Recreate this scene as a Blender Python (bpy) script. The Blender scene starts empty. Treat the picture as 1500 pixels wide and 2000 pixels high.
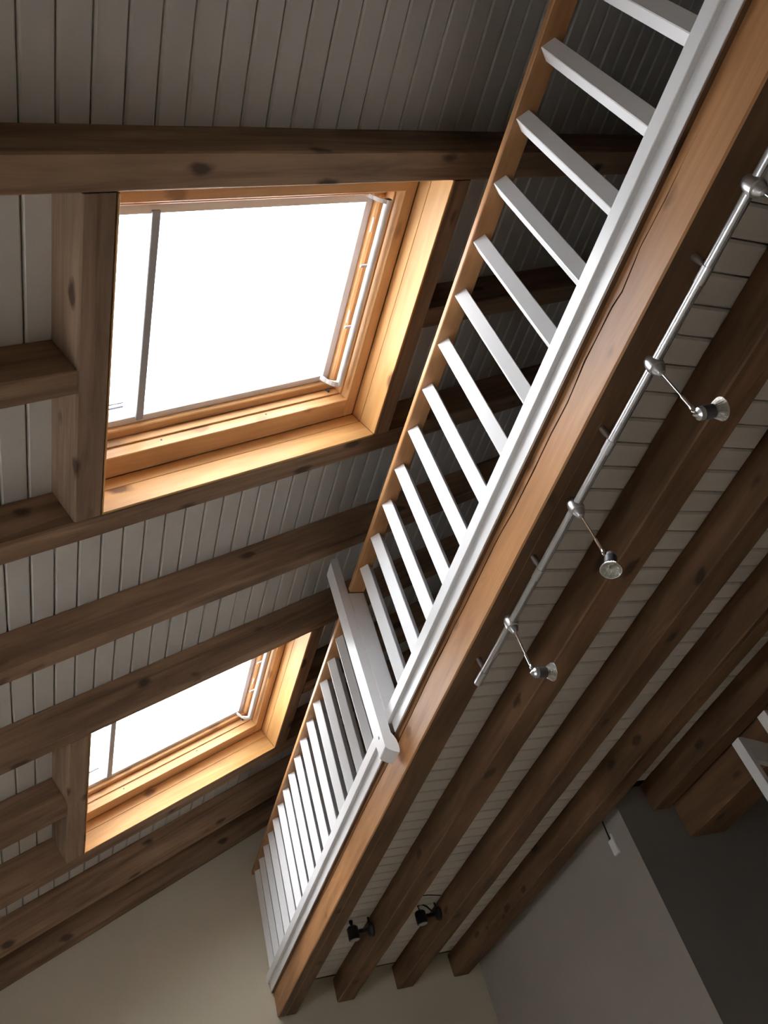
import bpy, bmesh, math, random
from mathutils import Matrix, Vector
from mathutils.noise import noise as pnoise
random.seed(7)
C = bpy.context.scene.collection
SC = bpy.context.scene
S = 1.5                      # metres per working unit; the eye is the origin of the working units
EYE = Vector((0, 0, 1.5))    # eye 1.5 m over the floor
TH = math.radians(24.657)    # roof pitch

# ---------------------------------------------------------------- camera
R0 = (0.9304774179922668, -0.25752752554945046, -0.26055968258888706)
R1 = (0.010772637858214877, 0.7301590693903143, -0.6831922742981262)
R2 = (0.36619083123423535, 0.6328880682802035, 0.6821707763812024)
cd = bpy.data.cameras.new('camera'); cam = bpy.data.objects.new('camera', cd); C.objects.link(cam)
cam.matrix_world = Matrix.Translation(EYE) @ Matrix((
    (R0[0], -R1[0], -R2[0], 0), (R0[1], -R1[1], -R2[1], 0), (R0[2], -R1[2], -R2[2], 0), (0, 0, 0, 1)))
cd.sensor_fit = 'HORIZONTAL'; cd.sensor_width = 36; cd.lens = 36 * 1589.858 / 1500
cd.clip_start = 0.02; cd.clip_end = 200
SC.camera = cam

# ---------------------------------------------------------------- light: an overcast bright sky through the openings
W = bpy.data.worlds.new('sky'); SC.world = W; W.use_nodes = True
wn = W.node_tree.nodes; wl = W.node_tree.links
bg = wn['Background']; bg.inputs['Color'].default_value = (0.93, 0.965, 1.0, 1); bg.inputs['Strength'].default_value = 12.5
SC.view_settings.view_transform = 'Standard'; SC.view_settings.look = 'None'
SC.view_settings.exposure = 0.13; SC.view_settings.gamma = 1; SC.view_settings.use_curve_mapping = False
try:
    SC.cycles.max_bounces = 12; SC.cycles.diffuse_bounces = 8; SC.cycles.sample_clamp_indirect = 6
except Exception:
    pass

# ---------------------------------------------------------------- frames, helpers
FW = Matrix.Translation(EYE)
FR = FW @ Matrix.Rotation(-TH, 4, 'Y')       # roof frame: local x up the slope, y along the ridge, z out through the roof
MW = {}

def place(o, mw, parent=None):
    C.objects.link(o); MW[o.name] = mw
    if parent is not None:
        o.parent = parent; o.matrix_basis = MW[parent.name].inverted() @ mw
    else:
        o.matrix_basis = mw
    return o

def tag(o, label=None, cat=None, group=None, kind=None):
    if label: o['label'] = label
    if cat: o['category'] = cat
    if group: o['group'] = group
    if kind: o['kind'] = kind
    return o

def mk(name, bm, mat, parent=None, F=FW, org=(0, 0, 0), smooth=False, rot=None):
    """bm is in working units of frame F; org becomes the object's origin"""
    org = Vector(org)
    bmesh.ops.recalc_face_normals(bm, faces=bm.faces)
    for v in bm.verts: v.co = (v.co - org) * S
    me = bpy.data.meshes.new(name); bm.to_mesh(me); bm.free()
    if mat: me.materials.append(mat)
    if smooth:
        for p in me.polygons: p.use_smooth = True
        me.set_sharp_from_angle(angle=math.radians(38))
    o = bpy.data.objects.new(name, me)
    return place(o, F @ Matrix.Translation(org * S), parent)

def empty(name, org, F=FW, parent=None):
    o = bpy.data.objects.new(name, None); o.empty_display_size = .1
    return place(o, F @ Matrix.Translation(Vector(org) * S), parent)

def box(bm, a, b, bev=0.0):
    x0, y0, z0 = a; x1, y1, z1 = b
    vs = [bm.verts.new(p) for p in ((x0,y0,z0),(x1,y0,z0),(x1,y1,z0),(x0,y1,z0),(x0,y0,z1),(x1,y0,z1),(x1,y1,z1),(x0,y1,z1))]
    fs = [bm.faces.new([vs[i] for i in f]) for f in ((0,3,2,1),(4,5,6,7),(0,1,5,4),(1,2,6,5),(2,3,7,6),(3,0,4,7))]
    if bev:
        es = list({e for f in fs for e in f.edges})
        bmesh.ops.bevel(bm, geom=es, offset=bev, segments=1, affect='EDGES', profile=.5)
    return bm

def boxo(name, a, b, mat, parent=None, F=FW, bev=0.0, org=None):
    a2 = tuple(min(p, q) for p, q in zip(a, b)); b2 = tuple(max(p, q) for p, q in zip(a, b))
    if org is None: org = tuple((p + q) / 2 for p, q in zip(a2, b2))
    return mk(name, box(bmesh.new(), a2, b2, bev), mat, parent, F, org)

def loft(bm, rings, cap=True):
    R = [[bm.verts.new(p) for p in r] for r in rings]
    n = len(R[0])
    for i in range(len(R) - 1):
        for j in range(n):
            bm.faces.new((R[i][j], R[i][(j+1) % n], R[i+1][(j+1) % n], R[i+1][j]))
    if cap:
        bm.faces.new(list(reversed(R[0]))); bm.faces.new(R[-1])
    return bm

def timber(a, b, axis, ch=.004, jit=.0013, step=.16, seed=0, crack=None):
    """hewn beam: chamfered section with slightly wandering arrises, running along axis"""
    bm = bmesh.new(); ax = axis; o1, o2 = [i for i in range(3) if i != ax]
    if crack: step = .05
    n = max(2, int((b[ax] - a[ax]) / step)); rings = []
    for i in range(n + 1):
        t = a[ax] + (b[ax] - a[ax]) * i / n
        cs = [(a[o1], a[o2], 1, 1), (b[o1], a[o2], -1, 1), (b[o1], b[o2], -1, -1), (a[o1], b[o2], 1, -1)]
        ring = []
        for k, (p, q, sx, sy) in enumerate(cs):
            jx = jit * pnoise((t * 3.1 + k * 9 + seed, seed * 3.3, 1)); jy = jit * pnoise((t * 3.1 + k * 9 + seed, seed * 3.3, 7))
            c1 = ch * (1 + .6 * pnoise((t * 9 + k * 5, seed, 3)))
            pts = [(p + jx, q + jy + sy * c1), (p + jx + sx * c1, q + jy)]
            if k in (1, 3): pts.reverse()
            ring += pts
            if k == 0 and crack:                            # a drying shake: a real V groove along the underside
                fr, t0, t1, wm = crack
                w = max(2e-5, wm * min(1, max(0, (t - t0) / .4), max(0, (t1 - t) / .4)) * (1 + .6 * pnoise((t * 8, seed, 2))))
                xc = a[o1] + (b[o1] - a[o1]) * fr + .006 * pnoise((t * 2.1, seed, 5)) + .0016 * pnoise((t * 13, seed, 8))
                ring += [(xc - w, a[o2]), (xc, a[o2] + w * 7), (xc + w, a[o2])]
        R = []
        for (u, v) in ring:
            c = [0, 0, 0]; c[ax] = t; c[o1] = u; c[o2] = v; R.append(tuple(c))
        rings.append(R)
    return loft(bm, rings)

def cyl(bm, p, q, r, seg=14, r2=None, cap=True):
    p, q = Vector(p), Vector(q); d = (q - p).normalized()
    u = d.orthogonal().normalized(); v = d.cross(u); r2 = r if r2 is None else r2
    rings = [[tuple(c + (u * math.cos(2*math.pi*k/seg) + v * math.sin(2*math.pi*k/seg)) * rr) for k in range(seg)] for c, rr in ((p, r), (q, r2))]
    return loft(bm, rings, cap)

def lathe(bm, p, d, prof, seg=24):
    """prof: (distance along d, radius) pairs"""
    p = Vector(p); d = Vector(d).normalized(); u = d.orthogonal().normalized(); v = d.cross(u)
    rings = [[tuple(p + d*t + (u * math.cos(2*math.pi*k/seg) + v * math.sin(2*math.pi*k/seg)) * r) for k in range(seg)] for t, r in prof]
    return loft(bm, rings)

def tube(bm, pts, r, seg=8):
    pts = [Vector(p) for p in pts]; rings = []
    for i, p in enumerate(pts):
        d = (pts[min(i+1, len(pts)-1)] - pts[max(i-1, 0)]).normalized()
        u = d.cross(Vector((.3, .2, .93))).normalized(); v = d.cross(u)
        rings.append([tuple(p + (u*math.cos(2*math.pi*k/seg) + v*math.sin(2*math.pi*k/seg)) * r) for k in range(seg)])
    return loft(bm, rings)

# ---------------------------------------------------------------- materials (all procedural)
def new_mat(name):
    m = bpy.data.materials.new(name); m.use_nodes = True
    return m, m.node_tree.nodes, m.node_tree.links, m.node_tree.nodes['Principled BSDF']

def wood(name, dark, light, knot, axis='X', rough=.6, knots=1.0, grain=18, bump=.15, knotdens=1.0, vary=.12):
    m, N, L, P = new_mat(name)
    tc = N.new('ShaderNodeTexCoord'); oi = N.new('ShaderNodeObjectInfo')
    off = N.new('ShaderNodeVectorMath'); off.operation = 'ADD'
    cmb = N.new('ShaderNodeCombineXYZ'); mul = N.new('ShaderNodeMath'); mul.operation = 'MULTIPLY'; mul.inputs[1].default_value = 37.0
    L.new(oi.outputs['Random'], mul.inputs[0])
    for i in range(3): L.new(mul.outputs[0], cmb.inputs[i])
    L.new(tc.outputs['Object'], off.inputs[0]); L.new(cmb.outputs[0], off.inputs[1])
    long_, cross = 1.1, grain
    sc = {'X': (long_, cross, cross), 'Y': (cross, long_, cross), 'Z': (cross, cross, long_)}[axis]
    mp = N.new('ShaderNodeMapping'); mp.inputs['Scale'].default_value = sc; L.new(off.outputs[0], mp.inputs[0])
    n1 = N.new('ShaderNodeTexNoise'); n1.inputs['Scale'].default_value = 1.0; n1.inputs['Detail'].default_value = 7; n1.inputs['Roughness'].default_value = .62
    n1.inputs['Distortion'].default_value = .6
    L.new(mp.outputs[0], n1.inputs['Vector'])
    # broad patches
    n2 = N.new('ShaderNodeTexNoise'); n2.inputs['Scale'].default_value = 1.0; n2.inputs['Detail'].default_value = 3
    mp2 = N.new('ShaderNodeMapping'); mp2.inputs['Scale'].default_value = tuple(1.5 if s == long_ else 5 for s in sc)
    L.new(off.outputs[0], mp2.inputs[0]); L.new(mp2.outputs[0], n2.inputs['Vector'])
    cr = N.new('ShaderNodeValToRGB'); cr.color_ramp.elements[0].position = .33; cr.color_ramp.elements[0].color = (*dark, 1)
    cr.color_ramp.elements[1].position = .66; cr.color_ramp.elements[1].color = (*light, 1)
    L.new(n1.outputs['Fac'], cr.inputs[0])
    mx = N.new('ShaderNodeMix'); mx.data_type = 'RGBA'; mx.blend_type = 'MULTIPLY'; mx.inputs[0].default_value = 1
    cr2 = N.new('ShaderNodeValToRGB'); cr2.color_ramp.elements[0].position = .3; cr2.color_ramp.elements[0].color = (.72, .7, .68, 1)
    cr2.color_ramp.elements[1].position = .7; cr2.color_ramp.elements[1].color = (1.08, 1.05, 1.02, 1)
    L.new(n2.outputs['Fac'], cr2.inputs[0]); L.new(cr.outputs[0], mx.inputs[6]); L.new(cr2.outputs[0], mx.inputs[7])
    # knots
    mp3 = N.new('ShaderNodeMapping'); k = 3.0 * knotdens
    mp3.inputs['Scale'].default_value = tuple(k if s == long_ else k * 2.0 for s in sc)
    L.new(off.outputs[0], mp3.inputs[0])
    vo = N.new('ShaderNodeTexVoronoi'); vo.inputs['Scale'].default_value = 1.0; vo.inputs['Randomness'].default_value = 1
    kn = N.new('ShaderNodeTexNoise'); kn.inputs['Scale'].default_value = 3.2; kn.inputs['Detail'].default_value = 3; L.new(mp3.outputs[0], kn.inputs['Vector'])
    ks = N.new('ShaderNodeVectorMath'); ks.operation = 'SCALE'; ks.inputs['Scale'].default_value = .22; L.new(kn.outputs['Color'], ks.inputs[0])
    ka = N.new('ShaderNodeVectorMath'); ka.operation = 'ADD'; L.new(mp3.outputs[0], ka.inputs[0]); L.new(ks.outputs[0], ka.inputs[1])
    L.new(ka.outputs[0], vo.inputs['Vector'])
    kr = N.new('ShaderNodeValToRGB'); kr.color_ramp.elements[0].position = .10; kr.color_ramp.elements[0].color = (1, 1, 1, 1)
    kr.color_ramp.elements[1].position = .19; kr.color_ramp.elements[1].color = (0, 0, 0, 1)
    L.new(vo.outputs['Distance'], kr.inputs[0])
    km = N.new('ShaderNodeMath'); km.operation = 'MULTIPLY'; km.inputs[1].default_value = .85 * knots; L.new(kr.outputs[0], km.inputs[0])
    mk_ = N.new('ShaderNodeMix'); mk_.data_type = 'RGBA'; L.new(km.outputs[0], mk_.inputs[0]); L.new(mx.outputs[2], mk_.inputs[6]); mk_.inputs[7].default_value = (*knot, 1)
    # per piece tone
    hv = N.new('ShaderNodeHueSaturation'); mr = N.new('ShaderNodeMapRange'); mr.inputs[3].default_value = 1 - vary; mr.inputs[4].default_value = 1 + vary
    L.new(oi.outputs['Random'], mr.inputs[0]); L.new(mr.outputs[0], hv.inputs['Value']); L.new(mk_.outputs[2], hv.inputs['Color'])
    L.new(hv.outputs[0], P.inputs['Base Color'])
    P.inputs['Roughness'].default_value = rough
    try: P.inputs['Specular IOR Level'].default_value = .3
    except Exception: pass
    bp = N.new('ShaderNodeBump'); bp.inputs['Strength'].default_value = bump; bp.inputs['Distance'].default_value = .01
    L.new(n1.outputs['Fac'], bp.inputs['Height']); L.new(bp.outputs[0], P.inputs['Normal'])
    return m

def paint(name, col, rough=.5, var=.04, scale=6, bump=0.0, bscale=60, spec=.4, vary=.0):
    m, N, L, P = new_mat(name)
    tc = N.new('ShaderNodeTexCoord'); n = N.new('ShaderNodeTexNoise'); n.inputs['Scale'].default_value = scale; n.inputs['Detail'].default_value = 4
    L.new(tc.outputs['Object'], n.inputs['Vector'])
    cr = N.new('ShaderNodeValToRGB'); cr.color_ramp.elements[0].position = .3; cr.color_ramp.elements[1].position = .7
    cr.color_ramp.elements[0].color = tuple(c * (1 - var) for c in col) + (1,); cr.color_ramp.elements[1].color = tuple(min(1, c * (1 + var)) for c in col) + (1,)
    L.new(n.outputs['Fac'], cr.inputs[0])
    if vary:
        oi = N.new('ShaderNodeObjectInfo'); hv = N.new('ShaderNodeHueSaturation'); mr = N.new('ShaderNodeMapRange'); mr.inputs[3].default_value = 1 - vary; mr.inputs[4].default_value = 1 + vary
        L.new(oi.outputs['Random'], mr.inputs[0]); L.new(mr.outputs[0], hv.inputs['Value']); L.new(cr.outputs[0], hv.inputs['Color']); L.new(hv.outputs[0], P.inputs['Base Color'])
    else:
        L.new(cr.outputs[0], P.inputs['Base Color'])
    P.inputs['Roughness'].default_value = rough
    try: P.inputs['Specular IOR Level'].default_value = spec
    except Exception: pass
    if bump:
        n2 = N.new('ShaderNodeTexNoise'); n2.inputs['Scale'].default_value = bscale; n2.inputs['Detail'].default_value = 3
        L.new(tc.outputs['Object'], n2.inputs['Vector'])
        bp = N.new('ShaderNodeBump'); bp.inputs['Strength'].default_value = bump; bp.inputs['Distance'].default_value = .01
        L.new(n2.outputs['Fac'], bp.inputs['Height']); L.new(bp.outputs[0], P.inputs['Normal'])
    return m

def metal(name, col, rough):
    m, N, L, P = new_mat(name)
    P.inputs['Base Color'].default_value = (*col, 1); P.inputs['Metallic'].default_value = 1
    tc = N.new('ShaderNodeTexCoord'); n = N.new('ShaderNodeTexNoise'); n.inputs['Scale'].default_value = 40
    mr = N.new('ShaderNodeMapRange'); mr.inputs[3].default_value = rough * .8; mr.inputs[4].default_value = rough * 1.2
    L.new(tc.outputs['Object'], n.inputs['Vector']); L.new(n.outputs['Fac'], mr.inputs[0]); L.new(mr.outputs[0], P.inputs['Roughness'])
    return m

def glass(name, refl=.06, tint=(1, 1, 1)):
    m = bpy.data.materials.new(name); m.use_nodes = True; N, L = m.node_tree.nodes, m.node_tree.links
    N.remove(N['Principled BSDF']); out = N['Material Output']
    t = N.new('ShaderNodeBsdfTransparent'); t.inputs[0].default_value = (*tint, 1)
    g = N.new('ShaderNodeBsdfGlossy'); g.inputs['Roughness'].default_value = .02
    f = N.new('ShaderNodeLayerWeight'); f.inputs[0].default_value = .5
    pw = N.new('ShaderNodeMath'); pw.operation = 'POWER'; pw.inputs[1].default_value = 5; L.new(f.outputs['Facing'], pw.inputs[0])
    ma = N.new('ShaderNodeMath'); ma.operation = 'MULTIPLY_ADD'; ma.inputs[1].default_value = .9; ma.inputs[2].default_value = .03; L.new(pw.outputs[0], ma.inputs[0])
    mxx = N.new('ShaderNodeMixShader'); L.new(ma.outputs[0], mxx.inputs[0]); L.new(t.outputs[0], mxx.inputs[1]); L.new(g.outputs[0], mxx.inputs[2])
    L.new(mxx.outputs[0], out.inputs[0])
    return m

M_RAFT = wood('aged_rafter_wood', (.175, .108, .066), (.38, .25, .155), (.045, .028, .02), 'X', .75, bump=.3, grain=16)
M_TRIM = wood('aged_trimmer_wood', (.20, .130, .085), (.38, .265, .180), (.05, .03, .02), 'Y', .75, bump=.3, grain=16)
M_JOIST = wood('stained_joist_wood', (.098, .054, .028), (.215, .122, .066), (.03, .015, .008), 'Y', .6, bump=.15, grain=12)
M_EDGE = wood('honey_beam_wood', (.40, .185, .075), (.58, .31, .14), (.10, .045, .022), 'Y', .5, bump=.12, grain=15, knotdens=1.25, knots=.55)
M_PINE_X = wood('pine_lining_wood_x', (.62, .33, .12), (.80, .48, .20), (.17, .07, .03), 'X', .45, bump=.05, grain=14, vary=.05)
M_PINE_Y = wood('pine_lining_wood_y', (.62, .33, .12), (.80, .48, .20), (.17, .07, .03), 'Y', .45, bump=.05, grain=14, vary=.05)
M_FRAME_X = wood('pine_frame_wood_x', (.60, .33, .14), (.76, .46, .22), (.14, .06, .03), 'X', .4, bump=.04, grain=20, vary=.04, knots=.6)
M_FRAME_Y = wood('pine_frame_wood_y', (.60, .33, .14), (.76, .46, .22), (.14, .06, .03), 'Y', .4, bump=.04, grain=20, vary=.04, knots=.6)
M_RAIL = wood('handrail_pine', (.42, .20, .085), (.60, .32, .14), (.2, .09, .04), 'Y', .4, bump=.03, grain=14, knots=.3)
M_BOARD = paint('grey_white_board_paint', (.69, .665, .625), .65, .04, 5, .04, 120, .3, vary=.03)
M_GROOVE = paint('dark_tongue_groove', (.06, .055, .05), .8)
M_WHITE = paint('white_gloss_paint', (.87, .87, .88), .38, .02, 4, 0, 60, .5)
M_PLASTER3 = paint('dimmed_cream_plaster', (.37, .335, .30), .9, .05, 1.3, .12, 180, .2)  # cream plaster darkened: weaker light away from the skylights put into the colour
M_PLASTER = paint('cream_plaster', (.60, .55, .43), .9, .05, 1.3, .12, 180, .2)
M_PLASTER2 = paint('shaded_cream_plaster', (.26, .245, .225), .9, .05, 1.3, .12, 180, .2)  # darker copy of the cream plaster, shade of the inner wall front painted in
M_STEEL = metal('brushed_steel', (.80, .81, .84), .36)
M_CHROME = metal('chrome', (.8, .8, .8), .12)
M_DSTEEL = paint('dark_lamp_ring', (.10, .10, .11), .4)
M_BLACK = paint('black_plastic', (.012, .012, .016), .4)
M_ALU = paint('grey_sash_metal', (.78, .77, .79), .45)
M_WPLAST = paint('white_plastic', (.62, .62, .63), .35)
M_SCREW = paint('dark_screw', (.05, .06, .09), .4)
M_FLOOR = wood('floor_wood', (.58, .52, .44), (.72, .66, .57), (.4, .33, .25), 'Y', .5, grain=8)
M_BAR = paint('backlit_bar_metal', (.30, .34, .40), .4)  # sash metal darkened: the backlit shade is put into the colour
M_GLASS = glass('window_glass'); M_LENS = paint('lamp_lens', (.42, .42, .40), .15)
M_REFL = metal('faceted_reflector', (.85, .83, .78), .12)
M_DISH = bpy.data.materials.new('dichroic_glass'); M_DISH.use_nodes = True
_p = M_DISH.node_tree.nodes['Principled BSDF']; _p.inputs['Base Color'].default_value = (.8, .78, .72, 1); _p.inputs['Metallic'].default_value = .9; _p.inputs['Roughness'].default_value = .14
_n = M_DISH.node_tree.nodes.new('ShaderNodeTexWave'); _n.inputs['Scale'].default_value = 30; _b = M_DISH.node_tree.nodes.new('ShaderNodeBump'); _b.inputs['Strength'].default_value = .6
M_DISH.node_tree.links.new(_n.outputs['Fac'], _b.inputs['Height']); M_DISH.node_tree.links.new(_b.outputs[0], _p.inputs['Normal'])

# ================================================================ SETTING
D1, D2 = 1.5037, 1.643            # rafter underside, board face (distance from the eye along the roof normal)
YW, YB = 4.53, -1.6               # gable wall, wall behind the viewer
FLOOR = -1.0
ct, st = math.cos(TH), math.sin(TH)
UR = 3.75                         # ridge, up the slope
XR, ZR = UR*ct - D2*st, UR*st + D2*ct
XL = -2.3
UL = (XL + D2*st) / ct            # slope coordinate where the boards meet the left wall
XE = 2*XR - XL
def zroof(x): return (D2 + st*x) / ct if x < XR else (D2 + st*(2*XR - x)) / ct

# walls
def slab(name, a, b, mat, parent=None, F=FW):
    o = boxo(name, a, b, mat, parent, F); 
    if parent is None: o['kind'] = 'structure'
    return o
slab('floor', (XL - .1, YB - .1, FLOOR - .1), (XE + .1, YW + .1, FLOOR), M_FLOOR)
def gable(name, y0, y1):
    bm = bmesh.new(); pts = [(XL, FLOOR), (XE, FLOOR), (XE, zroof(XE) + .1), (XR, ZR + .12), (XL, zroof(XL) + .1)]
    a = [bm.verts.new((x, y0, z)) for x, z in pts]; b = [bm.verts.new((x, y1, z)) for x, z in pts]
    bm.faces.new(a); bm.faces.new(b)
    for i in range(5): bm.faces.new((a[i], a[(i+1) % 5], b[(i+1) % 5], b[i]))
    o = mk(name, bm, M_PLASTER); o['kind'] = 'structure'; return o
gable('wall_far', YW, YW + .12)
# wall behind the viewer
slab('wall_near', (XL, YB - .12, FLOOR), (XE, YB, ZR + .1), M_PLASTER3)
LW = (.9, 2.3, -.35, .35)  # opening for the added fill window
def wall_open_x(name, y0, y1, z0, z1, oy0, oy1, oz0, oz1, x0, x1):
    bm = bmesh.new()
    for a, b in (((y0, z0), (oy0, z1)), ((oy1, z0), (y1, z1)), ((oy0, z0), (oy1, oz0)), ((oy0, oz1), (oy1, z1))):
        box(bm, (x0, a[0], a[1]), (x1, b[0], b[1]))
    o = mk(name, bm, M_PLASTER); o['kind'] = 'structure'; return o
wall_open_x('wall_left', YB, YW, FLOOR, zroof(XL) + .12, LW[0], LW[1], LW[2], LW[3], XL - .12, XL)
slab('wall_right', (XE, YB, FLOOR), (XE + .12, YW, zroof(XE) + .12), M_PLASTER)
bm = bmesh.new(); t = .05; y0, y1, z0, z1 = LW
for q in ((y0, z0, y0+t, z1), (y1-t, z0, y1, z1), (y0+t, z0, y1-t, z0+t), (y0+t, z1-t, y1-t, z1), ((y0+y1)/2-.03, z0+t, (y0+y1)/2+.03, z1-t)):
    box(bm, (XL - .08, q[0], q[1]), (XL - .04, q[2], q[3]))
w3 = mk('window_3', bm, M_WHITE); w3['kind'] = 'structure'  # unseen window, added to bring more light into the room
for ya, yb in ((y0 + t, (y0+y1)/2 - .03), ((y0+y1)/2 + .03, y1 - t)):
    mk('pane', box(bmesh.new(), (XL - .062, ya, z0 + t), (XL - .058, yb, z1 - t)), M_GLASS, w3)

# the inner wall block that carries the gallery on the right
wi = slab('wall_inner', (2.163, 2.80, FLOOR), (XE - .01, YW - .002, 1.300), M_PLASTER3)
wi.data.materials.append(M_PLASTER2)  # front face takes the plaster with painted-in shade
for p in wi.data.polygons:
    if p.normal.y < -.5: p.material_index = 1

# ---- roof: deck with two skylight openings, lined with tongue and groove boards
SKY = [dict(n=1, y0=.706, y1=1.592), dict(n=2, y0=2.668, y1=3.571)]
OU0, OU1 = .797, 1.783
bm = bmesh.new()
ys = [YB, SKY[0]['y0'], SKY[0]['y1'], SKY[1]['y0'], SKY[1]['y1'], YW + .1]
for i in range(5):
    if i in (1, 3):
        box(bm, (UL - .15, ys[i], D2 + .012), (OU0, ys[i+1], D2 + .10)); box(bm, (OU1, ys[i], D2 + .012), (UR, ys[i+1], D2 + .10))
    else:
        box(bm, (UL - .15, ys[i], D2 + .012), (UR, ys[i+1], D2 + .10))
ceiling = mk('ceiling', bm, M_GROOVE, None, FR); ceiling['kind'] = 'structure'
BP, BU0 = .0722, .658
def board_mesh(length, w, along, t=.011, ch=.0045):
    """a board lying in the local xy plane, visible face down (-z), long axis 'along' (0/1), origin at its low corner"""
    g = .0019
    sec = [(g, t), (g, ch), (g + ch, 0), (w - g - ch, 0), (w - g, ch), (w - g, t)]
    bm = bmesh.new(); rings = []
    for l in (0, length):
        rings.append([((l, a, b) if along == 0 else (a, l, b)) for a, b in sec])
    return loft(bm, rings)
board_cache = {}
def board(parent, F, org, length, w, along, mat=M_BOARD):
    key = (round(length, 4), w, along, mat.name)
    if key not in board_cache:
        bm = board_mesh(length, w, along); bmesh.ops.recalc_face_normals(bm, faces=bm.faces)
        for v in bm.verts: v.co *= S
        me = bpy.data.meshes.new('board'); bm.to_mesh(me); bm.free(); me.materials.append(mat); board_cache[key] = me
    o = bpy.data.objects.new('board', board_cache[key])
    return place(o, F @ Matrix.Translation(Vector(org) * S), parent)
k0 = math.floor((UL - BU0) / BP)
for k in range(k0, int((UR - BU0) / BP) + 1):
    u = BU0 + k * BP
    if u + BP > UR: break
    um = u + BP / 2
    if OU0 - .06 < u + BP and u < OU1 + .05 and u + BP > OU0 - .0 and u < OU1:
        for a, b in ((YB, ys[1] - .03), (ys[2] + .02, ys[3] - .03), (ys[4] + .02, YW)):
            board(ceiling, FR, (u, a, D2), b - a, BP, 1)
    else:
        board(ceiling, FR, (u, YB, D2), YW - YB, BP, 1)
# the far slope beyond the ridge
FR2 = FW @ Matrix.Translation(Vector((XR, 0, ZR)) * S) @ Matrix.Rotation(TH, 4, 'Y')
LR = (XE - XR) / ct
c2 = mk('ceiling', box(bmesh.new(), (0, YB, .012), (LR + .1, YW + .1, .1)), M_GROOVE, None, FR2); c2['kind'] = 'structure'
for k in range(int(LR / BP)): board(c2, FR2, (k * BP, YB, 0), YW - YB, BP, 1)

# ---- rafters
def rafter(y0, y1, label, u0=None, u1=UR - .06, seed=0, name='rafter', group='rafters'):
    u0 = UL + .14 if u0 is None else u0
    o = mk(name, timber((u0, y0, D1), (u1, y1, D2 - .0005), 0, seed=seed), M_RAFT, None, FR, ((u0 + u1)/2, y0, D1))
    tag(o, label, 'beam'); return o
RY = [(.625, .706), (1.600, 1.677), (2.122, 2.182), (2.612, 2.668), (3.579, 3.667), (4.085, 4.155), (4.435, 4.527)]
rafter(*RY[0], 'brown rafter crossing the top of the picture above the larger skylight', seed=1)
rafter(*RY[1], 'brown rafter along the lower edge of the larger skylight', seed=2)
rafter(*RY[2], 'dark brown rafter midway between the two skylights, meeting the white newel post', seed=3)
rafter(*RY[3], 'brown rafter along the upper edge of the smaller skylight', seed=4)
rafter(*RY[4], 'brown rafter along the lower edge of the smaller skylight', seed=5)
rafter(*RY[5], 'brown rafter below the smaller skylight, last but one before the cream wall', seed=6)
rafter(*RY[6], 'darkest brown rafter lying against the cream gable wall', seed=7)
rafter(-.36, -.28, 'brown rafter nearest the viewer, above the picture', seed=8)
HD = [(OU0 - .077, OU0 - .001, 'down'), (OU1 + .0085, OU1 + .075, 'up')]
for s, (ya, yb) in zip(('larger', 'smaller'), ((RY[0][1], RY[1][0]), (RY[3][1], RY[4][0]))):
    for (ua, ub, w) in HD:
        o = mk('trimmer_beam', timber((ua, ya + .001, D1 + .0008), (ub, yb - .001, D2 + (.05 if w == 'up' else .05)), 1, seed=ua*9+yb), M_TRIM, None, FR, ((ua+ub)/2, ya, D1))
        tag(o, ('grey brown trimmer beam on the left edge of the %s skylight' if w == 'down' else 'shadowed brown trimmer beam on the right edge of the %s skylight') % s, 'beam')
    ym = 1.118 if s == 'larger' else 3.088
    yt = 1.187 if s == 'larger' else 3.175
    rafter(ym, yt, 'short brown rafter butting the left trimmer of the %s skylight' % s, u1=OU0 - .0785, seed=ym)
    rafter(ym, yt, 'short dark rafter running right from the %s skylight behind the handrail' % s, u0=OU1 + .0765, seed=ym + 1)

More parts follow.
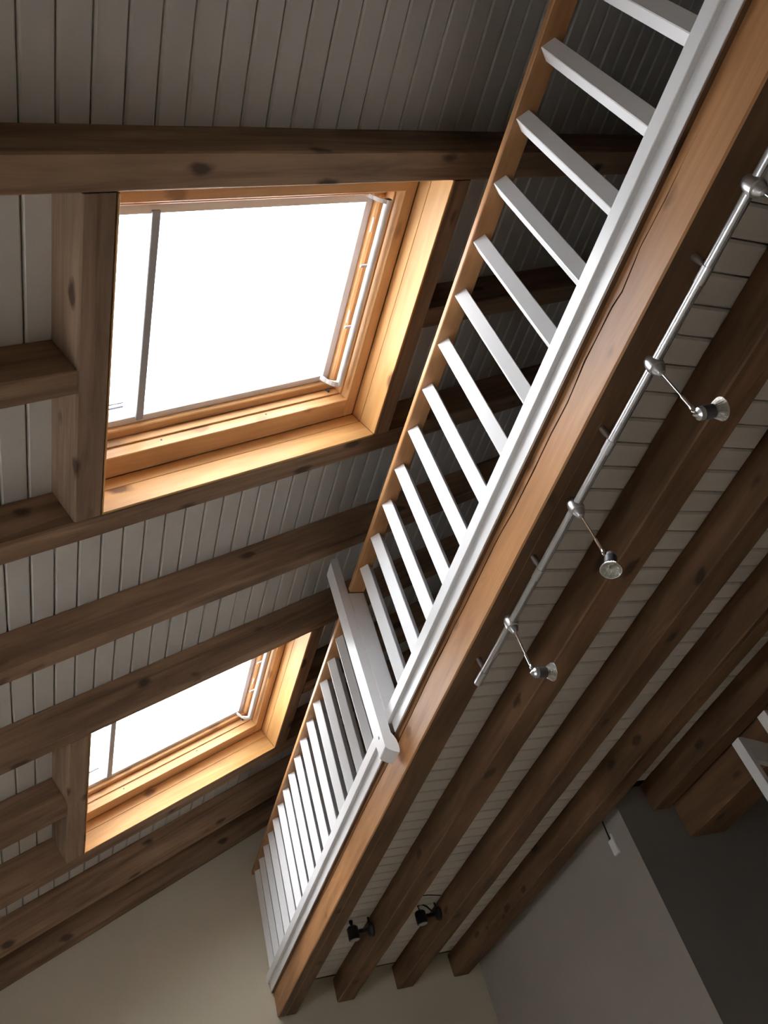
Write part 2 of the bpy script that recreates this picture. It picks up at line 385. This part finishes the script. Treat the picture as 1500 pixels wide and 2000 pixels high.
# ---- skylights
def skylight(y0, y1, n, label):
    DF = 1.625; iy0, iy1, iu0, iu1 = y0 + .083, y1 - .073, OU0 + .045, OU1 - .045
    org = ((OU0+OU1)/2, (y0+y1)/2, DF)
    bm = bmesh.new(); dt = 1.80
    # outer frame with a small inner step (groove) on its reveal
    def rails(a0, a1, b0, b1, c0, c1, d0, d1, bev=.0015):
        # ring between outer (a0,a1,b0,b1) [u0,u1,y0,y1] and inner (c0,c1,..)
        return
    box(bm, (iu0, iy1, DF), (iu1, y1 - .0005, dt), .002)
    box(bm, (iu0, y0 + .0005, DF), (iu1, iy0, dt), .002)
    root = mk('window_%d' % n, bm, M_FRAME_X, None, FR, org)
    root['kind'] = 'structure'; root['label'] = label
    bm = bmesh.new(); box(bm, (iu1, y0 + .0005, DF + .0005), (OU1 - .0005, y1 - .0005, dt), .002); box(bm, (OU0 + .0005, y0 + .0005, DF + .0005), (iu0, y1 - .0005, dt), .002)
    mk('window_frame', bm, M_FRAME_Y, root, FR, org)
    # lining boards: two per side
    t = .0078
    for a, b in ((D1, 1.5815), (1.5825, DF - .0003)):
        boxo('lining_board', (OU0, y1, a), (OU1, y1 + t, b), M_PINE_X, root, FR, .0012)
        boxo('lining_board', (OU0, y0 - t, a + (.003 if n else 0)), (OU1, y0, b), M_PINE_X, root, FR, .0012)
        boxo('lining_board', (OU1, y0, a), (OU1 + t, y1, b), M_PINE_Y, root, FR, .0012)
        boxo('lining_board', (OU0 + .0004, y0 + .001, a), (OU0 + .004, y1 - .001, b), M_PINE_Y, root, FR, .0008)
    # shadow-gap bead on frame reveal
    bm = bmesh.new()
    box(bm, (iu0 + .002, iy1 - .006, 1.664), (iu1 - .006, iy1, 1.69), .001)
    mk('frame_bead', bm, M_FRAME_X, root, FR)
    bm = bmesh.new(); box(bm, (iu1 - .006, iy0 + .002, 1.660), (iu1, iy1 - .002, 1.69), .001); mk('frame_bead', bm, M_FRAME_Y, root, FR)
    # sash
    su0, su1, sy0, sy1 = iu0 + .004, iu1 - .004, iy0 + .004, iy1 - .004
    w = .028; DS = 1.695
    bm = bmesh.new()
    box(bm, (su0, sy1 - w, DS), (su1, sy1, DS + .06), .003); box(bm, (su0, sy0, DS), (su1, sy0 + w + .008, DS + .06), .003)
    sash = mk('sash', bm, M_FRAME_X, root, FR)
    bm = bmesh.new()
    box(bm, (su1 - .026, sy0 + w + .008, DS - .006), (su1, sy1 - w, DS + .06), .006); box(bm, (su0, sy0 + w + .008, DS), (su0 + w, sy1 - w, DS + .06), .003)
    mk('sash_rail', bm, M_FRAME_Y, sash, FR)
    g0, g1, h0, h1 = su0 + w, su1 - .026, sy0 + w + .008, sy1 - w
    gw = .022
    bm = bmesh.new()
    for q in ((g0, h0, g1, h0 + .03), (g0, h1 - gw, g1, h1), (g1 - gw - .004, h0, g1, h1), (g0, h0, g0 + gw, h1)):
        box(bm, (q[0], q[1], 1.712), (q[2], q[3], 1.752), .0015)
    mk('metal_edging', bm, M_ALU, sash, FR)
    ub = 1.0045
    mk('glazing_bar', box(bmesh.new(), (ub - .0115, h0 + .02, 1.705), (ub + .0115, h1 - .012, 1.75), .002), M_BAR, sash, FR)
    for a, b in ((g0 + .01, ub - .008), (ub + .008, g1 - .01)):
        mk('pane', box(bmesh.new(), (a, h0 + .01, 1.744), (b, h1 - .01, 1.748)), M_GLASS, sash, FR)
    for yy, r in (((h1 - gw - .004, .0036), (h1 - gw - .018, .0022)) if n == 1 else ((h1 - gw - .016, .0038),)):
        mk('wire', cyl(bmesh.new(), (g0 + .02, yy, 1.762), (ub - .024, yy, 1.762), r, 6), M_SCREW, sash, FR)
    # hinge strip pieces on the right
    for yy in (y0 + .19, y0 + .50):
        mk('hinge', box(bmesh.new(), (su1 - .030, yy, DS - .008), (su1 - .026, yy + .045, DS - .002), .001), M_ALU, sash, FR)
    # white control bar
    cu, cdp = 1.710, 1.655; c0, c1 = y0 + .118, y1 - .124
    bar = mk('control_bar', cyl(bmesh.new(), (cu, c0, cdp), (cu, c1, cdp), .0115, 20), M_WPLAST, root, FR, smooth=True)
    for yy, sgn in ((c0, -1), (c1, 1)):
        bm = bmesh.new(); pr = []
        for i in range(8):
            a = i / 7 * math.pi / 2
            pr.append((cu + .008 - .046 * math.sin(a), cdp - .010 + .048 * (1 - math.cos(a))))
        inner = [(x - .006, z + .014) for x, z in pr]
        prof = pr + list(reversed(inner))
        loft(bm, [[(x, yy + (0 if sgn < 0 else -.012) , z) for x, z in prof], [(x, yy + (-.012 if sgn < 0 else 0) + (.024 if sgn < 0 else .006), z) for x, z in prof]])
        mk('bar_bracket', bm, M_WPLAST, bar, FR)
    for f in (.33, .66):
        yy = c0 + (c1 - c0) * f
        mk('bar_clip', box(bmesh.new(), (cu - .034, yy - .004, cdp + .006), (cu - .004, yy + .004, cdp + .012), .001), M_WPLAST, bar, FR)
    mk('screw', cyl(bmesh.new(), (iu1 - .045, iy1 - .0075, 1.682), (iu1 - .045, iy1 - .013, 1.682), .006, 12), M_SCREW, root, FR, smooth=True)
    for uu in (OU0 + .25, OU0 + .62):
        mk('screw', cyl(bmesh.new(), (uu, iy1 - .0002, 1.650), (uu, iy1 - .0014, 1.650), .003, 10), M_SCREW, root, FR)
    return root
skylight(SKY[0]['y0'], SKY[0]['y1'], 1, 'larger open-lined pine skylight nearest the viewer')
skylight(SKY[1]['y0'], SKY[1]['y1'], 2, 'smaller farther pine skylight partly hidden by a rafter')

# ================================================================ GALLERY
ZC, ZJ = 1.303, 1.186             # ceiling under the gallery, joist underside
GX0 = 1.0157
gf = boxo('gallery_floor', (GX0 + .012, YB + .003, ZC + .011), (XE - .01, YW - .003, 1.338), M_GROOVE, None); gf['kind'] = 'structure'
gy0, gp = .006, .0745
k = 0; y = gy0 + gp * math.floor((YB + .01 - gy0) / gp) + gp
while y + gp < YW - .001:
    x1 = 4.2 if y < 2.8 - gp else 2.162
    board(gf, FW, (GX0 + .012, y, ZC), x1 - GX0 - .012, gp, 0)
    y += gp
# front edge beam with a long shake (real groove) in its face
crack = [(-1.5, 1.262), (.1, 1.268), (.315, 1.2791), (.393, 1.2776), (.487, 1.2818), (.575, 1.2717), (.614, 1.2794), (.74, 1.2812), (.844, 1.2724), (.93, 1.2760), (1.03, 1.2741), (1.174, 1.2759),
         (1.25, 1.2825), (1.331, 1.284), (1.47, 1.2835), (1.614, 1.2865), (1.70, 1.2858), (1.804, 1.2889), (2.0, 1.2862), (2.373, 1.2848), (2.62, 1.2905), (2.892, 1.2880), (3.189, 1.2869), (3.5, 1.2925), (3.887, 1.2985), (4.3, 1.2975), (4.527, 1.297)]
crack = [(YB + .01, 1.262)] + crack[1:]
crack = [(y, z * 1.0157 / 1.022) for y, z in crack]
def crack_z(y):
    for (a, za), (b, zb) in zip(crack, crack[1:]):
        if a <= y <= b: return za + (zb - za) * (y - a) / (b - a)
    return crack[-1][1]
def cw(y):
    w = .0022 * min(1, max(0, (y - .25) / .35)) * (1 if y < 2.2 else max(.35, 1 - (y - 2.2) / 1.6))
    return max(w, .00005)
YS = sorted(set([c[0] for c in crack] + [YB + .01 + i * .06 for i in range(int((4.52 - YB) / .06))] + [4.527]))
rings = []
BX1, BZ0, BZ1 = 1.112, 1.1790, 1.3120
for i, y in enumerate(YS):
    w = cw(y) * (1 + .5 * pnoise((y * 14, 3, 1))); z = crack_z(y) + .0012 * pnoise((y * 22, 1, 5)); dpt = min(.02, w * 8)
    j = .0014 * pnoise((y * 2.3, 0, 4)); j2 = .0014 * pnoise((y * 3.3, 5, 4)); c = .004
    wu = max(2e-5, .0016 * max(min(1, (y - 2.5) / .5), 0) + .0009 * max(0, 1 - abs(y - 1.2) / .7)); xu = 1.052 + .012 * pnoise((y * 1.3, 2, 9)) + .0015 * pnoise((y * 15, 2, 9))
    rings.append([(GX0, y, BZ1), (GX0, y, z + w), (GX0 + dpt, y, z), (GX0, y, z - w), (GX0 + j*.3, y, BZ0 + c + j), (GX0 + c + j2*.3, y, BZ0 + j*.5), (xu - wu, y, BZ0 + j*.4), (xu, y, BZ0 + j*.4 + wu*7), (xu + wu, y, BZ0 + j*.4),
                  (BX1 - c + j, y, BZ0 + j2 * .4), (BX1 + j, y, BZ0 + c), (BX1 + j, y, ZC), (BX1 - .05, y, BZ1)])
bm = loft(bmesh.new(), rings)
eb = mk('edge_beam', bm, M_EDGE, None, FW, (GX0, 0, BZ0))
eb.data.materials.append(M_JOIST)                   # underside and back use the darker joist wood
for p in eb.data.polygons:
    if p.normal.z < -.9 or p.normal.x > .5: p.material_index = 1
tag(eb, 'honey brown cracked timber beam along the gallery edge under the white rail', 'beam')
# joists
JP = .331; names = ['first brown joist right of the edge beam, holding the left black spotlight',
                    'second brown joist from the edge beam, holding the right black spotlight',
                    'third dark brown joist from the edge beam, ending on the shadowed wall', 'short dark joist beside the thin pale ceiling gap']
for i in range(4):
    x0 = 1.33 + JP * i; ye = YW - .003 if i < 3 else 2.797
    o = mk('joist', timber((x0, YB + .01, ZJ), (x0 + .093, ye, ZC - .0005), 1, seed=20 + i, crack=((.7, .3, 1.5, .0008), (.6, 2.2, 3.6, .0007), (.28, .6, 4.2, .0015), None)[i]), M_JOIST, None, FW, (x0, 0, ZJ))
    tag(o, names[i], 'beam')
o = mk('girder', timber((2.4375, YB + .01, 1.050), (2.62, 2.797, ZC - .0005), 1, seed=31), M_JOIST, None, FW, (2.43, 0, 1.05))
tag(o, 'deep dark brown girder behind the white stair posts at right', 'beam')
for i in range(5, 9):
    x0 = 1.33 + JP * i
    o = mk('joist', timber((x0, YB + .01, ZJ), (x0 + .093, 2.797, ZC - .0005), 1, seed=20 + i), M_JOIST, None, FW, (x0, 0, ZJ))
    tag(o, 'dark joist behind the deep girder, number %s to its right' % ('one', 'two', 'three', 'four')[i - 5], 'beam')

# ---- balustrade
RZ0, RZ1, HZ0, HZ1 = 1.338, 1.3775, 1.900, 1.9215
bal = empty('balustrade', (1.026, 2.2, RZ0))
tag(bal, 'white gallery balustrade with square upright balusters and pine handrail', 'balustrade')
NY0, NY1 = 2.175, 2.246
for a, b in ((YB + .01, NY0), (NY1, YW - .003)):
    boxo('handrail', (.996, a, HZ0), (1.054, b, HZ1), M_RAIL, bal, FW, .0025)
    boxo('bottom_rail', (.990, a, RZ0 + .0003), (1.058, b, RZ1), M_WHITE, bal, FW, .0015)
    boxo('fascia_board', (1.0030, a, 1.2975), (GX0 - .0005, b, RZ0), M_WHITE, bal, FW, .001)
boxo('shadow_strip', (1.0042, YB + .01, 1.2925), (GX0 - .0003, YW - .003, 1.2974), M_JOIST, bal, FW)  # added dark strip, paints the shadow band below the fascia
def baluster_mesh():
    bm = bmesh.new(); h = .0262; z0, z1 = RZ1, HZ0
    pts = [(0, 0), (h, -h), (2*h, 0), (h, h)]; c = .0018
    ring = []
    for i in range(4):
        p = Vector(pts[i]); pa = Vector(pts[i-1]); pb = Vector(pts[(i+1) % 4])
        ring += [tuple(p + (pa - p).normalized() * c), tuple(p + (pb - p).normalized() * c)]
    loft(bm, [[(x * 1.0, y, z - z0) for x, y in ring] for z in (z0, z1)])
    bmesh.ops.recalc_face_normals(bm, faces=bm.faces)
    for v in bm.verts: v.co *= S
    me = bpy.data.meshes.new('baluster'); bm.to_mesh(me); bm.free(); me.materials.append(M_WHITE); return me
bme = baluster_mesh()
ybs = [.309 + (2.045 - .309) / 11 * i for i in range(-11, 12)] + [2.450 + (4.486 - 2.450) / 14 * i for i in range(15)]
for y in ybs:
    o = bpy.data.objects.new('baluster', bme); place(o, FW @ Matrix.Translation(Vector((1.0025, y, RZ1)) * S), bal)
# newel: a post between the rails and a long round-ended batten on the room side
np_ = boxo('newel_post', (.9900, NY0, 1.335), (1.054, NY1, HZ0 + .0), M_WHITE, bal, FW, .004)
bm = bmesh.new(); pr = []
xa, xb = .957, .9895; zb, zt = 1.252, 2.05
pr = [(xa, 1.254), (.9578, 1.2505), (.9600, 1.2470), (.9640, 1.2430), (.9700, 1.2385), (.9770, 1.2345), (.9850, 1.2310), (.9930, 1.2285), (.9990, 1.2272)]
pr += [(1.0022, 1.238), (1.0030, 1.252), (1.0015, 1.272), (.9965, 1.286), (.9895, 1.300)]
pr += [(xb, 1.306), (xb, zt + .03)]
for i in range(8):                                   # rounded head
    t = i / 7; pr.append((xb - (xb - xa) * math.sin(t * math.pi / 2), zt + .03 - .030 * (1 - math.cos(t * math.pi / 2))))
loft(bm, [[(x, NY0 - .0, z) for x, z in pr], [(x, NY1, z) for x, z in pr]])
bmesh.ops.bevel(bm, geom=[e for e in bm.edges if len(e.link_faces) == 2 and e.calc_face_angle(0) > 1.2], offset=.002, segments=2, affect='EDGES')
nb = mk('newel_batten', bm, M_WHITE, bal, FW, (xa, NY0, zb))
mk('bolt_hole', cyl(bmesh.new(), (xa - .0008, 2.205, 1.301), (xa + .0002, 2.205, 1.301), .0055, 14), M_SCREW, nb, FW)

# ================================================================ TRACK LIGHT UNDER THE EDGE BEAM
TX, TZ, TR = 1.062, 1.136, .0098
tl = empty('track_light_bar', (TX, .6, ZJ)); tag(tl, 'long tubular steel lighting bar hung below the edge beam', 'light bar')
mk('tube', cyl(bmesh.new(), (TX, -.9, TZ), (TX, 1.665, TZ), TR, 24), M_STEEL, tl, smooth=True)
mk('insulating_strip', cyl(bmesh.new(), (TX - TR * .25, -.895, TZ - TR * .95), (TX - TR * .25, 1.655, TZ - TR * .95), .0008, 6), M_DSTEEL, tl)
mk('end_cap', cyl(bmesh.new(), (TX, 1.666, TZ), (TX, 1.690, TZ), TR + .0008, 24), M_STEEL, tl, smooth=True)
for y in (-.71, -.32, .07, .452, .845, 1.236, 1.638):
    bm = bmesh.new(); lathe(bm, (TX, y, TZ + TR * .7), (0, 0, 1), [(0, .0045), (.010, .0045), (.018, .007), (.0420, .0078), (.0423, .0078)], 16)
    bk = mk('hanger', bm, M_STEEL, tl, FW, smooth=True)
    mk('collar', cyl(bmesh.new(), (TX, y - .004, TZ), (TX, y + .030, TZ), TR + .0012, 24), M_STEEL, bk)

CAMV = (Vector(R0), Vector(R1), Vector(R2))
def spot(y, zr, axis, label, rodz=None):
    """clamp on the bar, thin rod straight down, lamp holder with glass reflector"""
    r = empty('spotlight', (TX, y, TZ)); tag(r, label, 'spotlight', 'spotlights on the steel bar')
    bm = bmesh.new(); lathe(bm, (TX, y, TZ + .024), (0, 0, -1), [(0, .002), (.002, .008), (.008, .0135), (.018, .017), (.030, .0175), (.0385, .0165), (.040, .013), (.047, .0115), (.056, .0075), (.058, .003)], 24)
    mk('clamp', bm, M_STEEL, r, smooth=True)
    mk('rod', cyl(bmesh.new(), (TX, y, TZ - .032), (TX, y, zr + .034), .0022, 10), M_CHROME, r, smooth=True)
    mk('rod_sleeve', cyl(bmesh.new(), (TX, y, zr + .040), (TX, y, zr + .008), .0040, 12), M_CHROME, r, smooth=True)
    a = Vector(axis).normalized(); j = Vector((TX, y, zr))
    mk('swivel', lathe(bmesh.new(), j + Vector((0, 0, .010)), (0, 0, -1), [(0, .003), (.006, .0055), (.014, .0055), (.020, .003)], 14), M_CHROME, r, smooth=True)
    # lamp holder hangs just below the swivel
    down = Vector((0, 0, -1)); side = (down - a * down.dot(a))
    if side.length < .3: side = Vector((1, 0, -.4)) - a * Vector((1, 0, -.4)).dot(a)
    side.normalize(); c = j + side * .015 - a * .004
    R = .0128
    h = mk('lamp_holder', lathe(bmesh.new(), c, a, [(-.003, .001), (.0015, .007), (.0045, R * .93), (.0075, R), (.033, R), (.0345, R * .9)], 28), M_STEEL, r, smooth=True)
    mk('cap_cone', lathe(bmesh.new(), c - a * .0035, a, [(-.004, .0003), (.0025, .007)], 12), M_CHROME, h)
    mk('ring', lathe(bmesh.new(), c + a * .0135, a, [(0, R + .0007), (.0215, R + .0007)], 28), M_DSTEEL, h, smooth=True)
    # fluted glass reflector: outer flare, rim, and dished inside
    u = a.orthogonal().normalized(); v = a.cross(u); seg = 48; rings = []
    for t, rr, fl in ((.0345, .0085, 0), (.037, .012, .5), (.041, .0160, 1), (.047, .0195, 1), (.0515, .0220, .4), (.0530, .0226, 0), (.0542, .0226, 0), (.0544, .0208, 0),
                      (.050, .0180, .6), (.045, .0138, 1), (.041, .0090, .6), (.0395, .0030, 0)):
        rings.append([tuple(c + a * t + (u * math.cos(2*math.pi*q/seg) + v * math.sin(2*math.pi*q/seg)) * (rr - (.0012 * fl if q % 2 else 0))) for q in range(seg)])
    d = mk('reflector', loft(bmesh.new(), rings), M_DISH, r)
    mk('bulb', lathe(bmesh.new(), c, a, [(.040, .003), (.047, .0034), (.0505, .0015)], 12), M_CHROME, d, smooth=True)
    return r
def camdir(x, y, z): return CAMV[0] * x + CAMV[1] * y + CAMV[2] * z
spot(.302, .995, camdir(.3, .5, .5), 'spotlight cut off by the right picture edge, highest on the steel bar')
spot(.655, .990, camdir(.86, -.20, .22), 'second spotlight on the steel bar, lamp turned right with ribbed reflector')
spot(1.030, .992, camdir(-.22, .60, -.80), 'third spotlight on the steel bar, round lens facing the viewer')
spot(1.434, .996, camdir(.88, .02, .30), 'lowest spotlight on the steel bar, near its free end')

# ---- two small black clamp lamps on the joist sides
def black_spot(x, y, z, label, loop):
    r = empty('black_spotlight', (x, y, z)); tag(r, label, 'spotlight', 'black spotlights on the joists')
    n = Vector((-1, 0, 0))
    mk('base_plate', lathe(bmesh.new(), (x, y, z - .006), n, [(0, .030), (.008, .032), (.020, .026), (.026, .012)], 22), M_BLACK, r, smooth=True)
    mk('cable', tube(bmesh.new(), [(x - .010, y, z + .02), (x - .012, y - .004, z + .045), (x - .008, y, ZC - .006)], .0045, 8), M_BLACK, r, smooth=True)
    mk('arm', cyl(bmesh.new(), (x - .020, y, z - .004), (x - .085, y + .006, z - .004), .009, 12), M_BLACK, r, smooth=True)
    c = Vector((x - .092, y + .006, z))
    mk('lamp_can', lathe(bmesh.new(), c + Vector((0, 0, .026)), (0, 0, -1), [(0, .006), (.002, .018), (.010, .0255), (.060, .0265), (.062, .0235)], 26), M_BLACK, r, smooth=True)
    mk('lens', lathe(bmesh.new(), c + Vector((0, 0, -.0355)), (0, 0, -1), [(0, .0215), (.0012, .0205)], 24), M_LENS, r)
    if loop:
        mk('bracket_loop', tube(bmesh.new(), [(c.x + .002, c.y, c.z + .024), (c.x - .002, c.y, c.z + .046), (c.x + .018, c.y, c.z + .052), (c.x + .042, c.y, c.z + .038), (c.x + .066, c.y, c.z + .006)], .0035, 8), M_BLACK, r, smooth=True)
    else:
        mk('knob', lathe(bmesh.new(), c + Vector((0, 0, .024)), (0, 0, 1), [(0, .006), (.010, .006), (.014, .009), (.024, .009), (.028, .003)], 12), M_BLACK, r, smooth=True)
black_spot(1.3295, 3.745, 1.250, 'left of the two small black spotlights, on the first joist', False)
black_spot(1.6605, 3.725, 1.256, 'right of the two small black spotlights, with a bent loop, on the second joist', True)
lead = mk('cable', tube(bmesh.new(), [(1.425, 3.60, 1.300), (1.50, 3.60, 1.3005), (1.58, 3.61, 1.300), (1.652, 3.63, 1.295)], .0022, 6), M_BLACK, None, FW, (1.425, 3.6, 1.3), smooth=True)
tag(lead, 'thin dark cable crossing the ceiling strip between first and second joist', 'cable')

# ---- junction box on the inner wall
jb = empty('junction_box', (2.163, 2.925, 1.12)); tag(jb, 'small white junction box on the wall beside the dark corner', 'box')
boxo('box_body', (2.150, 2.905, 1.082), (2.1625, 2.946, 1.146), M_WHITE, jb, FW, .002)
boxo('box_clip', (2.156, 2.908, 1.146), (2.1625, 2.922, 1.166), M_WHITE, jb, FW, .001)
mk('cable', tube(bmesh.new(), [(2.158, 2.936, 1.146), (2.158, 2.934, 1.18), (2.158, 2.930, 1.228)], .0028, 8), M_BLACK, jb, smooth=True)

# ---- white stair posts with sloping rails at the right edge
def stair_post(y0, y1, label):
    r = empty('stair_post', (2.05, y0, FLOOR)); tag(r, label, 'post', 'white stair posts')
    boxo('post', (2.05, y0, FLOOR), (2.0685, y1, 1.007), M_WHITE, r, FW, .001)
    bm = bmesh.new(); dx = .42; dz = dx * .385; h = .083
    a = [(2.0687, 1.0065), (2.0685 + dx, 1.0065 - dz), (2.0685 + dx, 1.0065 - dz - h), (2.0687, .9235)]
    loft(bm, [[(x, y0 + .001, z) for x, z in a], [(x, y0 + .021, z) for x, z in a]])
    mk('sloping_rail', bm, M_WHITE, r)
stair_post(1.916, 1.956, 'white stair post with sloping rail in front of the dark girder')
stair_post(1.763, 1.803, 'white stair post cut off by the right picture edge')

bpy.context.view_layer.update()
